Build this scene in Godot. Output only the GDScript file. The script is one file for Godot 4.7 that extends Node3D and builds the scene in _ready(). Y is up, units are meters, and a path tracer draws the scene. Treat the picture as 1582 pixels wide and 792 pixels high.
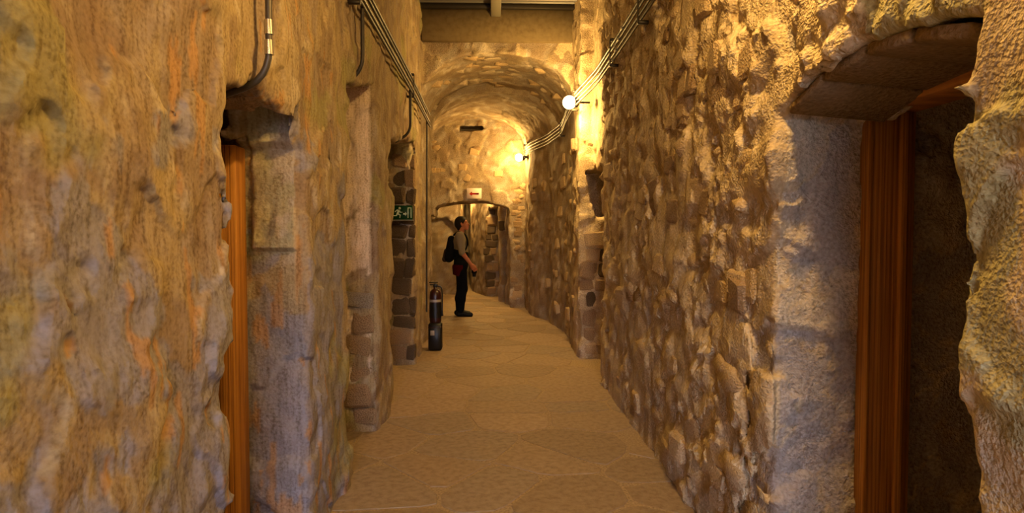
extends Node3D
# Stone passage with vaulted far end. Distances down the passage are "d" (world z = -d), metres, y up, eye at the origin's 1.45 m.

var n_low := FastNoiseLite.new()
var n_mid := FastNoiseLite.new()
var n_patch := FastNoiseLite.new()
var n_cell := FastNoiseLite.new()
var n_streak := FastNoiseLite.new()
var n_tone := FastNoiseLite.new()
var n_moss := FastNoiseLite.new()
var rng := RandomNumberGenerator.new()
var M := {}
var names := {}

const LAMPS := [[0.73, 3.02, 1.85], [0.86, 2.90, 7.22], [0.50, 2.84, 11.95]]

# ------------------------------------------------------------------ set-up

func _ready() -> void:
	var cam := Camera3D.new()
	cam.name = "viewpoint"
	add_child(cam)
	cam.position = Vector3(0, 1.45, 0)
	cam.look_at_from_position(cam.position, cam.position + Vector3(0.031, -0.036, -1.0), Vector3.UP)
	cam.fov = rad_to_deg(2.0 * atan(396.0 / 1000.0))
	cam.near = 0.05
	cam.far = 100.0
	cam.current = true

	var env := Environment.new()
	env.background_mode = Environment.BG_SKY
	var sm := ProceduralSkyMaterial.new()
	sm.sky_top_color = Color(0.47, 0.56, 0.76)
	sm.sky_horizon_color = Color(0.72, 0.74, 0.82)
	sm.ground_horizon_color = Color(0.55, 0.56, 0.60)
	sm.ground_bottom_color = Color(0.30, 0.29, 0.28)
	sm.sun_angle_max = 1.0
	var sky := Sky.new()
	sky.sky_material = sm
	env.sky = sky
	env.background_energy_multiplier = 38.0
	env.tonemap_mode = Environment.TONE_MAPPER_LINEAR
	env.tonemap_exposure = 1.0
	env.sdfgi_enabled = true
	env.ssao_enabled = true
	env.ssil_enabled = true
	var we := WorldEnvironment.new()
	we.name = "world_environment"
	we.environment = env
	add_child(we)

	set_noise()
	set_materials()
	build_lamps()
	build_walls()
	build_floor()
	build_ceiling()
	build_stones()
	build_door_frames()
	build_conduits()
	build_signs()
	build_extinguisher()
	build_person()


func set_noise() -> void:
	rng.seed = 20240611
	for a in [[n_low, 1.7, 3, 11], [n_mid, 8.0, 4, 23], [n_patch, 1.9, 4, 37], [n_streak, 1.0, 3, 51], [n_tone, 3.1, 4, 67], [n_moss, 1.3, 4, 83]]:
		var n: FastNoiseLite = a[0]
		n.noise_type = FastNoiseLite.TYPE_SIMPLEX_SMOOTH
		n.frequency = a[1]
		n.fractal_type = FastNoiseLite.FRACTAL_FBM
		n.fractal_octaves = a[2]
		n.seed = a[3]
	n_cell.noise_type = FastNoiseLite.TYPE_CELLULAR
	n_cell.frequency = 3.7
	n_cell.seed = 9
	n_cell.fractal_type = FastNoiseLite.FRACTAL_NONE
	n_cell.cellular_return_type = FastNoiseLite.RETURN_DISTANCE2_SUB
	n_cell.cellular_jitter = 1.0
	n_cell.domain_warp_enabled = true
	n_cell.domain_warp_amplitude = 0.09
	n_cell.domain_warp_frequency = 6.0


func noise_image(size: int, freq: float, oct: int, sd: int, cellular := false) -> Image:
	var n := FastNoiseLite.new()
	n.seed = sd
	n.frequency = freq
	n.fractal_octaves = oct
	n.noise_type = FastNoiseLite.TYPE_CELLULAR if cellular else FastNoiseLite.TYPE_SIMPLEX_SMOOTH
	if cellular:
		n.cellular_return_type = FastNoiseLite.RETURN_DISTANCE
	var im := n.get_seamless_image(size, size, false, false, 0.15, true)
	im.convert(Image.FORMAT_L8)
	return im


func ramp(im: Image, stops: Array) -> ImageTexture:
	# grey image -> colours: stops are [position, Color]
	var lut: Array[Color] = []
	for k in 256:
		var t := k / 255.0
		var c: Color = stops[0][1]
		for s in stops.size() - 1:
			if t >= stops[s][0]:
				c = (stops[s][1] as Color).lerp(stops[s + 1][1], clampf((t - stops[s][0]) / (stops[s + 1][0] - stops[s][0]), 0, 1))
		lut.append(c)
	var src := im.get_data()
	var out := PackedByteArray()
	out.resize(src.size() * 3)
	for k in src.size():
		var c := lut[src[k]]
		out[k * 3] = int(c.r * 255)
		out[k * 3 + 1] = int(c.g * 255)
		out[k * 3 + 2] = int(c.b * 255)
	var o := Image.create_from_data(im.get_width(), im.get_height(), false, Image.FORMAT_RGB8, out)
	return ImageTexture.create_from_image(o)


func mat(called: String, color: Color, rough := 0.9, metal := 0.0, spec := 0.3) -> StandardMaterial3D:
	var m := StandardMaterial3D.new()
	m.resource_name = called
	m.albedo_color = color
	m.roughness = rough
	m.metallic = metal
	m.metallic_specular = spec
	M[called] = m
	return m


func triplanar(m: StandardMaterial3D, scale: float, world := true) -> void:
	m.uv1_triplanar = true
	m.uv1_world_triplanar = world
	m.uv1_scale = Vector3.ONE * scale


func set_materials() -> void:
	var fine := noise_image(1024, 0.032, 6, 3)
	var pits := noise_image(1024, 0.06, 2, 8, true).get_data()
	var sand := fine.get_data()
	for q in sand.size():
		sand[q] = int(0.55 * sand[q] + 0.45 * minf(pits[q] * 1.3, 255.0))
	var rough_t := ImageTexture.create_from_image(Image.create_from_data(1024, 1024, false, Image.FORMAT_L8, sand))
	var fine_t := ImageTexture.create_from_image(fine)
	# masonry: grain of sandy plaster, specks and small pits
	var grain := ramp(fine, [[0.0, Color(0.60, 0.57, 0.53)], [0.22, Color(0.82, 0.80, 0.76)], [0.5, Color(0.93, 0.92, 0.90)], [0.72, Color(1, 0.99, 0.97)], [1.0, Color(1, 1, 1)]])
	var w := mat("masonry", Color.WHITE, 0.95, 0.0, 0.2)
	w.vertex_color_use_as_albedo = true
	w.albedo_texture = grain
	triplanar(w, 1.5)
	w.heightmap_enabled = true
	w.heightmap_texture = rough_t
	w.heightmap_scale = 1.1
	# limewashed plaster: softer relief, runs and brush marks that go down the wall
	var run := FastNoiseLite.new()
	run.seed = 41
	run.frequency = 0.03
	run.fractal_octaves = 5
	var runs := run.get_seamless_image(1024, 160, false, false, 0.15, true)
	runs.convert(Image.FORMAT_L8)
	runs.resize(1024, 1024, Image.INTERPOLATE_CUBIC)
	# runs and specks together
	var specks := noise_image(1024, 0.05, 4, 77).get_data()
	var both := runs.get_data()
	for q in both.size():
		both[q] = int(0.5 * both[q] + 0.5 * specks[q])
	runs = Image.create_from_data(1024, 1024, false, Image.FORMAT_L8, both)
	var pl: StandardMaterial3D = w.duplicate()
	pl.resource_name = "plaster"
	M["plaster"] = pl
	pl.albedo_texture = ramp(runs, [[0.0, Color(0.60, 0.54, 0.48)], [0.28, Color(0.74, 0.70, 0.64)], [0.42, Color(0.87, 0.85, 0.81)], [0.6, Color(0.95, 0.94, 0.91)], [1.0, Color(1.0, 1.0, 1.0)]])
	pl.uv1_scale = Vector3.ONE * 1.15
	pl.heightmap_texture = ImageTexture.create_from_image(noise_image(1024, 0.04, 6, 14))
	pl.heightmap_scale = 0.24
	# stones
	for a in [["stone_tan", Color(0.79, 0.69, 0.54)], ["stone_brown", Color(0.64, 0.54, 0.42)], ["stone_grey", Color(0.60, 0.56, 0.51)], ["stone_dark", Color(0.40, 0.34, 0.27)], ["stone_pale", Color(0.80, 0.73, 0.62)]]:
		var s := mat(a[0], a[1], 0.92, 0.0, 0.25)
		s.albedo_texture = grain
		triplanar(s, 2.1)
		s.heightmap_enabled = true
		s.heightmap_texture = fine_t
		s.heightmap_scale = 1.0
	var sb := mat("soffit_board", Color(0.56, 0.47, 0.35), 0.9, 0.0, 0.2)
	sb.albedo_texture = grain
	triplanar(sb, 1.4)
	sb.heightmap_enabled = true
	sb.heightmap_texture = fine_t
	sb.heightmap_scale = 0.8
	# floor
	var wear := ramp(noise_image(1024, 0.012, 5, 19), [[0.0, Color(0.78, 0.75, 0.71)], [0.45, Color(0.90, 0.885, 0.86)], [1.0, Color(0.98, 0.98, 0.98)]])
	var k := 0
	for c in [Color(0.69, 0.60, 0.49), Color(0.645, 0.56, 0.455), Color(0.725, 0.63, 0.52), Color(0.665, 0.59, 0.50)]:
		var s := mat("flagstone_%d" % k, c, 0.72, 0.0, 0.4)
		s.albedo_texture = wear
		triplanar(s, 1.3)
		s.heightmap_enabled = true
		s.heightmap_texture = fine_t
		s.heightmap_scale = 0.22
		k += 1
	var mo := mat("mortar", Color(0.715, 0.635, 0.525), 0.9, 0.0, 0.2)
	mo.albedo_texture = grain
	triplanar(mo, 1.6)
	mo.heightmap_enabled = true
	mo.heightmap_texture = fine_t
	mo.heightmap_scale = 0.3
	# timber: grain stretched along y by a stretched noise image
	var wn := FastNoiseLite.new()
	wn.seed = 5
	wn.frequency = 0.02
	wn.fractal_octaves = 4
	var wi := wn.get_seamless_image(1024, 64, false, false, 0.2, true)
	wi.convert(Image.FORMAT_L8)
	wi.resize(512, 512, Image.INTERPOLATE_CUBIC)
	var wood_t := ramp(wi, [[0.0, Color(0.46, 0.28, 0.10)], [0.4, Color(0.67, 0.44, 0.17)], [0.55, Color(0.74, 0.50, 0.20)], [1.0, Color(0.84, 0.60, 0.27)]])
	for a in [["timber", Color(0.95, 0.95, 0.95)], ["timber_dark", Color(0.86, 0.84, 0.82)]]:
		var t := mat(a[0], a[1], 0.62, 0.0, 0.4)
		t.albedo_texture = wood_t
		t.uv1_triplanar = true
		t.uv1_world_triplanar = false
		t.uv1_scale = Vector3(4.0, 0.7, 4.0)
		t.heightmap_enabled = true
		t.heightmap_texture = ImageTexture.create_from_image(wi)
		t.heightmap_scale = 0.25
	var wl := mat("timber_lintel", Color(0.95, 0.92, 0.88), 0.62, 0.0, 0.4)
	var wi2: Image = wi.duplicate()
	wi2.rotate_90(CLOCKWISE)
	wl.albedo_texture = ramp(wi2, [[0.0, Color(0.46, 0.28, 0.10)], [0.4, Color(0.67, 0.44, 0.17)], [0.55, Color(0.74, 0.50, 0.20)], [1.0, Color(0.84, 0.60, 0.27)]])
	wl.uv1_triplanar = true
	wl.uv1_scale = Vector3(4.0, 4.0, 0.7)
	var cc := mat("concrete", Color(0.50, 0.44, 0.33), 0.85, 0.0, 0.25)
	cc.albedo_texture = wear
	triplanar(cc, 0.9)
	mat("sheet_metal", Color(0.48, 0.47, 0.46), 0.5, 0.75)
	mat("joist_paint", Color(0.52, 0.50, 0.44), 0.55, 0.2)
	mat("conduit_grey", Color(0.36, 0.34, 0.31), 0.42, 0.5)
	mat("conduit_dark", Color(0.24, 0.22, 0.20), 0.48, 0.4)
	mat("collar_bright", Color(0.78, 0.76, 0.72), 0.25, 0.9)
	mat("strap_steel", Color(0.22, 0.20, 0.18), 0.5, 0.6)
	mat("lamp_plastic", Color(0.13, 0.12, 0.11), 0.5)
	var g := mat("globe_glow", Color(1.0, 0.93, 0.80), 0.35)
	g.emission_enabled = true
	g.emission = Color(1.0, 0.86, 0.60)
	g.emission_energy_multiplier = 6.0
	mat("sign_white", Color(0.90, 0.84, 0.80), 0.5)
	mat("sign_red", Color(0.62, 0.10, 0.09), 0.5)
	mat("sign_green", Color(0.03, 0.22, 0.10), 0.4)
	mat("sign_figure", Color(0.80, 0.88, 0.80), 0.4)
	mat("sign_edge", Color(0.55, 0.55, 0.50), 0.5)
	mat("extinguisher_red", Color(0.17, 0.02, 0.02), 0.35, 0.0, 0.5)
	mat("black_rubber", Color(0.02, 0.02, 0.022), 0.45, 0.0, 0.5)
	mat("label_paper", Color(0.62, 0.60, 0.58), 0.6)
	mat("skin", Color(0.66, 0.42, 0.31), 0.55)
	mat("hair", Color(0.06, 0.04, 0.03), 0.6)
	var tr := mat("denim", Color(0.05, 0.06, 0.09), 0.9, 0.0, 0.2)
	tr.albedo_texture = wear
	triplanar(tr, 9.0, false)
	mat("shirt_cloth", Color(0.48, 0.44, 0.36), 0.95, 0.0, 0.15)
	mat("dark_knit", Color(0.07, 0.075, 0.06), 0.95, 0.0, 0.15)
	mat("red_cloth", Color(0.22, 0.03, 0.035), 0.95, 0.0, 0.15)
	mat("shoe_leather", Color(0.03, 0.028, 0.026), 0.6)
	mat("pack_cloth", Color(0.045, 0.043, 0.05), 0.85, 0.0, 0.2)
	mat("pack_pocket", Color(0.20, 0.15, 0.12), 0.85, 0.0, 0.2)
	mat("camera_black", Color(0.02, 0.02, 0.02), 0.4)
	mat("lens_glass", Color(0.02, 0.02, 0.03), 0.08, 0.0, 0.6)
	mat("earth", Color(0.42, 0.37, 0.30), 0.95)

# ------------------------------------------------------------------ helpers

func numbered(called: String) -> String:
	var k: int = names.get(called, 0)
	names[called] = k + 1
	return called if k == 0 else "%s_%03d" % [called, k]


func tag(o: Node3D, label: String, category := "", group := "", kind := "") -> Node3D:
	if label: o.set_meta("label", label)
	if category: o.set_meta("category", category)
	if group: o.set_meta("group", group)
	if kind: o.set_meta("kind", kind)
	return o


func thing(called: String, label: String, category: String, at := Vector3.ZERO, group := "") -> Node3D:
	var o := Node3D.new()
	o.name = numbered(called)
	add_child(o)
	o.position = at
	tag(o, label, category, group)
	return o


func part(called: String, mesh: Mesh, m: Material, parent: Node3D, at := Transform3D.IDENTITY) -> MeshInstance3D:
	var o := MeshInstance3D.new()
	o.name = called if parent != self else numbered(called)
	o.mesh = mesh
	o.material_override = m
	o.transform = at
	parent.add_child(o, true)
	return o


func P(x: float, y: float, d: float) -> Vector3:
	return Vector3(x, y, -d)


func quad(st: SurfaceTool, a: Vector3, b: Vector3, c: Vector3, e: Vector3) -> void:
	for v in [a, b, c, a, c, e]: st.add_vertex(v)


func chamfer_box(size: Vector3, b: float, centre := Vector3.ZERO, st: SurfaceTool = null) -> SurfaceTool:
	# box with chamfered edges
	if st == null:
		st = SurfaceTool.new()
		st.begin(Mesh.PRIMITIVE_TRIANGLES)
	var h := size * 0.5
	b = minf(b, minf(h.x, minf(h.y, h.z)) * 0.9)
	var face := func(n: int, s: int, u: int, v: int) -> Array:
		var r := []
		for q in [[-1, -1], [1, -1], [1, 1], [-1, 1]]:
			var p := Vector3.ZERO
			p[n] = s * h[n]
			p[u] = q[0] * (h[u] - b)
			p[v] = q[1] * (h[v] - b)
			r.append(p)
		return r
	var put := func(r: Array, out: Vector3) -> void:
		var nn: Vector3 = (r[1] - r[0]).cross(r[2] - r[0])
		if nn.dot(out) > 0: r.reverse()
		for k in range(1, r.size() - 1):
			for v in [r[0], r[k], r[k + 1]]: st.add_vertex(v + centre)
	for n in 3:
		var u := (n + 1) % 3
		var v := (n + 2) % 3
		for s in [-1, 1]:
			var o := Vector3.ZERO
			o[n] = s
			put.call(face.call(n, s, u, v), o)
		for su in [-1, 1]:
			for sv in [-1, 1]:
				var r := []
				for q in [[1, 0, -1], [1, 0, 1], [0, 1, 1], [0, 1, -1]]:
					var p := Vector3.ZERO
					p[u] = su * (h[u] if q[0] else h[u] - b)
					p[v] = sv * (h[v] if q[1] else h[v] - b)
					p[n] = q[2] * (h[n] - b)
					r.append(p)
				var o := Vector3.ZERO
				o[u] = su
				o[v] = sv
				put.call(r, o)
	for sx in [-1, 1]:
		for sy in [-1, 1]:
			for sz in [-1, 1]:
				var s := Vector3(sx, sy, sz)
				put.call([Vector3(h.x, h.y - b, h.z - b) * s, Vector3(h.x - b, h.y, h.z - b) * s, Vector3(h.x - b, h.y - b, h.z) * s], s)
	return st


func done(st: SurfaceTool) -> ArrayMesh:
	st.generate_normals()
	return st.commit()


func box_mesh(size: Vector3, b := 0.004, centre := Vector3.ZERO) -> ArrayMesh:
	var st := chamfer_box(size, b, centre)
	return done(st)


func lathe(prof: Array, seg := 24) -> ArrayMesh:
	# prof: Vector2(radius, y) from bottom to top, smooth unless a point repeats
	var st := SurfaceTool.new()
	st.begin(Mesh.PRIMITIVE_TRIANGLES)
	for k in prof.size() - 1:
		var a: Vector2 = prof[k]
		var b: Vector2 = prof[k + 1]
		if a.is_equal_approx(b): continue
		st.set_smooth_group(k if (k > 0 and (prof[k] as Vector2).is_equal_approx(prof[k - 1])) else 0)
		for s in seg:
			var t0 := TAU * s / seg
			var t1 := TAU * (s + 1) / seg
			var p := [Vector3(a.x * cos(t0), a.y, a.x * sin(t0)), Vector3(a.x * cos(t1), a.y, a.x * sin(t1)), Vector3(b.x * cos(t1), b.y, b.x * sin(t1)), Vector3(b.x * cos(t0), b.y, b.x * sin(t0))]
			if a.x > 1e-5: for v in [p[0], p[1], p[2]]: st.add_vertex(v)
			if b.x > 1e-5: for v in [p[0], p[2], p[3]]: st.add_vertex(v)
	return done(st)


func tube(pts: Array, r: float, seg := 10) -> ArrayMesh:
	var st := SurfaceTool.new()
	st.begin(Mesh.PRIMITIVE_TRIANGLES)
	st.set_smooth_group(1)
	var rings := []
	var n := Vector3.ZERO
	for k in pts.size():
		var t: Vector3 = ((pts[mini(k + 1, pts.size() - 1)] as Vector3) - (pts[maxi(k - 1, 0)] as Vector3)).normalized()
		if k == 0:
			n = t.cross(Vector3.UP if absf(t.y) < 0.9 else Vector3.RIGHT).normalized()
		else:
			n = (n - t * n.dot(t)).normalized()
		var b := t.cross(n)
		var ring := []
		for s in seg:
			ring.append((pts[k] as Vector3) + (n * cos(TAU * s / seg) + b * sin(TAU * s / seg)) * r)
		rings.append(ring)
	for k in rings.size() - 1:
		for s in seg:
			var s1 := (s + 1) % seg
			quad(st, rings[k][s], rings[k][s1], rings[k + 1][s1], rings[k + 1][s])
	st.set_smooth_group(2)
	for s in seg:
		var s1 := (s + 1) % seg
		for v in [pts[0], rings[0][s1], rings[0][s]]: st.add_vertex(v)
		for v in [pts[-1], rings[-1][s], rings[-1][s1]]: st.add_vertex(v)
	return done(st)


func bent(pts: Array, r: float) -> Array:
	# polyline with rounded corners
	var out := [pts[0]]
	for k in range(1, pts.size() - 1):
		var a: Vector3 = pts[k - 1]
		var b: Vector3 = pts[k]
		var c: Vector3 = pts[k + 1]
		var q := minf(r, minf(a.distance_to(b), b.distance_to(c)) * 0.48)
		var p0 := b + (a - b).normalized() * q
		var p1 := b + (c - b).normalized() * q
		for s in 7:
			var t := s / 6.0
			out.append(p0.lerp(b, t).lerp(b.lerp(p1, t), t))
	out.append(pts[-1])
	return out

# ------------------------------------------------------------------ surface nets

class Soup:
	var v := PackedVector3Array()
	var n := PackedVector3Array()
	var c := PackedColorArray()
	var i := PackedInt32Array()

	func mesh() -> ArrayMesh:
		var a := []
		a.resize(Mesh.ARRAY_MAX)
		a[Mesh.ARRAY_VERTEX] = v
		a[Mesh.ARRAY_NORMAL] = n
		if c.size(): a[Mesh.ARRAY_COLOR] = c
		a[Mesh.ARRAY_INDEX] = i
		var m := ArrayMesh.new()
		m.add_surface_from_arrays(Mesh.PRIMITIVE_TRIANGLES, a)
		return m

	func slab(lo: Vector3, hi: Vector3, col: Color) -> void:
		for ax in 3:
			for s in 2:
				var u := (ax + 1) % 3
				var w := (ax + 2) % 3
				var at := v.size()
				for q in [[0, 0], [1, 0], [1, 1], [0, 1]]:
					var p := lo
					p[ax] = hi[ax] if s else lo[ax]
					p[u] = hi[u] if q[0] else lo[u]
					p[w] = hi[w] if q[1] else lo[w]
					var nn := Vector3.ZERO
					nn[ax] = 1 if s else -1
					v.append(p)
					n.append(nn)
					c.append(col)
				for k in ([0, 2, 1, 0, 3, 2] if s else [0, 1, 2, 0, 2, 3]): i.append(at + k)


const B := 4

func carve(o: Soup, lo: Vector3, hi: Vector3, cell: float, base: Callable, field: Callable, color, slack: float) -> void:
	# the surface where field crosses zero (field > 0 is air), meshed cell by cell in the blocks near it
	var nb := Vector3i(((hi - lo) / (cell * B)).ceil())
	var nx := nb.x * B + 1
	var ny := nb.y * B + 1
	var nz := nb.z * B + 1
	var sx := ny * nz
	var val := PackedFloat32Array()
	val.resize(nx * ny * nz)
	val.fill(1e9)
	var idx := PackedInt32Array()
	idx.resize(nx * ny * nz)
	idx.fill(-1)
	var reach := cell * B * 0.87 + slack
	var near_reach := cell * B * 0.87 * 2.0
	var blocks := PackedInt32Array()
	for bx in nb.x:
		for by in nb.y:
			for bz in nb.z:
				var ctr := lo + Vector3(bx + 0.5, by + 0.5, bz + 0.5) * (cell * B)
				if absf(base.call(ctr)) > reach or absf(field.call(ctr)) > near_reach: continue
				blocks.append_array([bx * B, by * B, bz * B])
				for x in range(bx * B, bx * B + B + 1):
					for y in range(by * B, by * B + B + 1):
						var row := x * sx + y * nz
						for z in range(bz * B, bz * B + B + 1):
							if val[row + z] > 1e8:
								val[row + z] = field.call(lo + Vector3(x, y, z) * cell)
	var act := PackedInt32Array()
	var wc: bool = color != null
	var tint: Callable = color if wc else base
	for b in range(0, blocks.size(), 3):
		for x in range(blocks[b], blocks[b] + B):
			for y in range(blocks[b + 1], blocks[b + 1] + B):
				for z in range(blocks[b + 2], blocks[b + 2] + B):
					var k := x * sx + y * nz + z
					var a0 := val[k]
					var a1 := val[k + 1]
					var a2 := val[k + nz]
					var a3 := val[k + nz + 1]
					var a4 := val[k + sx]
					var a5 := val[k + sx + 1]
					var a6 := val[k + sx + nz]
					var a7 := val[k + sx + nz + 1]
					var pos := int(a0 > 0) + int(a1 > 0) + int(a2 > 0) + int(a3 > 0) + int(a4 > 0) + int(a5 > 0) + int(a6 > 0) + int(a7 > 0)
					if pos == 0 or pos == 8: continue
					var s := Vector3.ZERO
					var n := 0
					if (a0 > 0) != (a1 > 0): s += Vector3(0, 0, a0 / (a0 - a1)); n += 1
					if (a2 > 0) != (a3 > 0): s += Vector3(0, 1, a2 / (a2 - a3)); n += 1
					if (a4 > 0) != (a5 > 0): s += Vector3(1, 0, a4 / (a4 - a5)); n += 1
					if (a6 > 0) != (a7 > 0): s += Vector3(1, 1, a6 / (a6 - a7)); n += 1
					if (a0 > 0) != (a2 > 0): s += Vector3(0, a0 / (a0 - a2), 0); n += 1
					if (a1 > 0) != (a3 > 0): s += Vector3(0, a1 / (a1 - a3), 1); n += 1
					if (a4 > 0) != (a6 > 0): s += Vector3(1, a4 / (a4 - a6), 0); n += 1
					if (a5 > 0) != (a7 > 0): s += Vector3(1, a5 / (a5 - a7), 1); n += 1
					if (a0 > 0) != (a4 > 0): s += Vector3(a0 / (a0 - a4), 0, 0); n += 1
					if (a1 > 0) != (a5 > 0): s += Vector3(a1 / (a1 - a5), 0, 1); n += 1
					if (a2 > 0) != (a6 > 0): s += Vector3(a2 / (a2 - a6), 1, 0); n += 1
					if (a3 > 0) != (a7 > 0): s += Vector3(a3 / (a3 - a7), 1, 1); n += 1
					s /= n
					var p := lo + (Vector3(x, y, z) + s) * cell
					idx[k] = o.v.size()
					o.v.append(p)
					o.n.append(Vector3(a4 + a5 + a6 + a7 - a0 - a1 - a2 - a3, a2 + a3 + a6 + a7 - a0 - a1 - a4 - a5, a1 + a3 + a5 + a7 - a0 - a2 - a4 - a6).normalized())
					if wc: o.c.append(tint.call(p))
					act.append_array([x, y, z])
	for q in range(0, act.size(), 3):
		var x := act[q]
		var y := act[q + 1]
		var z := act[q + 2]
		var k := x * sx + y * nz + z
		var in0 := val[k] > 0
		for ax in 3:
			var du: int
			var dv: int
			var dn: int
			if ax == 0:
				if y == 0 or z == 0: continue
				dn = sx; du = nz; dv = 1
			elif ax == 1:
				if x == 0 or z == 0: continue
				dn = nz; du = 1; dv = sx
			else:
				if x == 0 or y == 0: continue
				dn = 1; du = sx; dv = nz
			if val[k + dn] > 1e8 or in0 == (val[k + dn] > 0): continue
			var i0 := idx[k]
			var i1 := idx[k - du]
			var i2 := idx[k - du - dv]
			var i3 := idx[k - dv]
			if i1 < 0 or i2 < 0 or i3 < 0: continue
			if in0: o.i.append_array([i0, i1, i2, i0, i2, i3])
			else: o.i.append_array([i0, i2, i1, i0, i3, i2])

# ------------------------------------------------------------------ the shape of the passage (positive = air)

func smax(a: float, b: float, k: float) -> float:
	var h := maxf(k - absf(a - b), 0.0)
	return maxf(a, b) + h * h / (4.0 * k)


func box(x: float, y: float, d: float, x0: float, x1: float, y0: float, y1: float, d0: float, d1: float) -> float:
	return minf(minf(minf(x - x0, x1 - x), minf(y - y0, y1 - y)), minf(d - d0, d1 - d))


func steps(d: float, pts: Array) -> float:
	for k in pts.size() - 1:
		if d <= pts[k + 1][0]:
			return lerpf(pts[k][1], pts[k + 1][1], smoothstep(0, 1, clampf((d - pts[k][0]) / (pts[k + 1][0] - pts[k][0]), 0, 1)))
	return pts[-1][1]


func right_x(d: float) -> float:
	if d < 6.3: return 1.02 + 0.012 * maxf(d - 1.5, 0)
	if d < 7.4: return 1.17
	return 1.0


func mid_x(d: float) -> float:
	return steps(d, [[8.0, 0.05], [9.2, 0.10], [10.4, -0.02], [11.6, -0.30], [12.6, -0.32]])


func base_at(p: Vector3) -> float:
	var x := p.x
	var y := p.y
	var d := -p.z
	var u := -9.0
	if d < 8.6:
		u = box(x, y, d, -0.82, 1.02 + 0.012 * clampf(d - 1.5, 0, 4.9), -1.0, 6.0, -3.4, 6.38)
		u = maxf(u, box(x, y, d, -0.82, 1.165, -1.0, 6.0, 6.3, 7.4))
		u = maxf(u, box(x, y, d, -0.85, 1.0, -1.0, 6.0, 7.0, 8.0))
	if d < 4.2:
		# left opening near the eye
		if x < 0.0:
			var t := (d - 2.36) / 0.46
			var top := 1.955 - 0.10 * t * t
			var o := box(x, y, d, -1.25, -0.6, -1.0, top, 2.03, 2.90)
			o = maxf(o, box(x, y, d, -2.4, -1.12, -1.0, 2.05, 1.5, 3.1))
			u = smax(u, o, 0.05)
		else:
			var t := (d - 1.82) / 0.50
			var top := 1.985 - 0.10 * t * t - 0.10 * maxf(x - 1.05, 0.0)
			var o := box(x, y, d, 0.8, 1.55, -1.0, top, 1.36, 2.34)
			o = maxf(o, box(x, y, d, 1.45, 2.5, -1.0, 2.1, 0.5, 2.44))
			u = smax(u, o, 0.03)
		if d < -2.9:
			u = maxf(u, box(x, y, d, -0.70, 0.90, -1.0, 2.5, -6.0, -3.2))
			u = maxf(u, -3.95 - d)
	if x < 0.0 and d > 3.0 and d < 8.4:
		var o2 := box(x, y, d, -1.05, -0.6, -1.0, 2.29 + 0.22 * (d - 3.73), 3.73, 4.68)
		o2 = maxf(o2, box(x, y, d, -2.3, -1.0, -1.0, 2.48, 3.4, 4.69))
		u = smax(u, o2, 0.05)
		var o3 := box(x, y, d, -1.15, -0.6, -1.0, 2.20 + 0.15 * (d - 5.36), 5.36, 7.12)
		o3 = maxf(o3, box(x, y, d, -2.3, -1.1, -1.0, 2.45, 5.1, 7.13))
		u = smax(u, o3, 0.05)
	elif x > 0.0 and d > 5.5 and d < 8.4:
		var t4 := (d - 6.85) / 0.55
		var o4 := box(x, y, d, 0.9, 1.7, -1.0, 2.18 - 0.10 * t4 * t4, 6.42, 7.38)
		u = smax(u, o4, 0.04)
		u = maxf(u, box(x, y, d, 1.05 + (2.17 - y) * 0.25, 1.34, 1.62, 2.17, 7.2, 7.72))
	if d > 7.2:
		# barrel vault
		var c := mid_x(d)
		var lowered := -0.07 if (d > 9.2 and d < 10.1) else (0.02 if d > 10.1 else 0.0)
		var hw := 0.965
		var q := (x - c) / hw
		var rise := 0.62
		var ve: float
		var spring := 3.04
		if y < spring:
			ve = minf(hw - absf(x - c), 5.0)
		else:
			var e := Vector2(q * hw / (hw - lowered), (y - spring) / (rise - lowered))
			ve = (1.0 - e.length()) * 0.62
		u = maxf(u, minf(ve, minf(d - 7.8, 12.5 - d)))
	if d > 12.0:
		# slot high in the end wall
		u = maxf(u, box(x, y, d, -0.62, -0.15, 3.40, 3.52, 12.3, 12.95))
		# arched way through the end wall
		var q := (x + 0.38) / 0.72
		var top := 1.90 + 0.15 * sqrt(maxf(1.0 - q * q, 0.0))
		u = smax(u, box(x, y, d, -1.10, 0.34, -1.0, top, 12.3, 13.15), 0.03)
		# beyond
		var wall := 0.34 - 0.262 * (d - 13.0) if d < 16.2 else -0.50 - 0.06 * (d - 16.2)
		var a4 := minf(minf(wall - x, x + 1.30), minf(minf(d - 13.1, 19.0 - d), minf(y + 1.0, 2.75 - y)))
		a4 = minf(a4, maxf(x + 0.77, 15.3 - d))
		u = maxf(u, a4)
		# niches on its right side, and a shallow arch on the wall that faces the eye
		u = maxf(u, box(x, y, d, -0.6, 0.75, -1.0, 2.0, 13.85, 14.78))
		u = maxf(u, box(x, y, d, 0.0, 0.75, -1.0, 2.0, 13.30, 13.56))
		var qa := Vector2((x + 1.25) / 0.55, (y - 0.9) / 0.92)
		u = maxf(u, minf((1.0 - qa.length()) * 0.5, 15.46 - d))
	return u


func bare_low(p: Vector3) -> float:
	# where the limewash low on the left wall has gone and cool daylight is painted
	return n_moss.get_noise_3d(p.x * 2.0, p.y * 1.7, p.z * 2.0) + (1.42 - p.y) * 0.75


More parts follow.
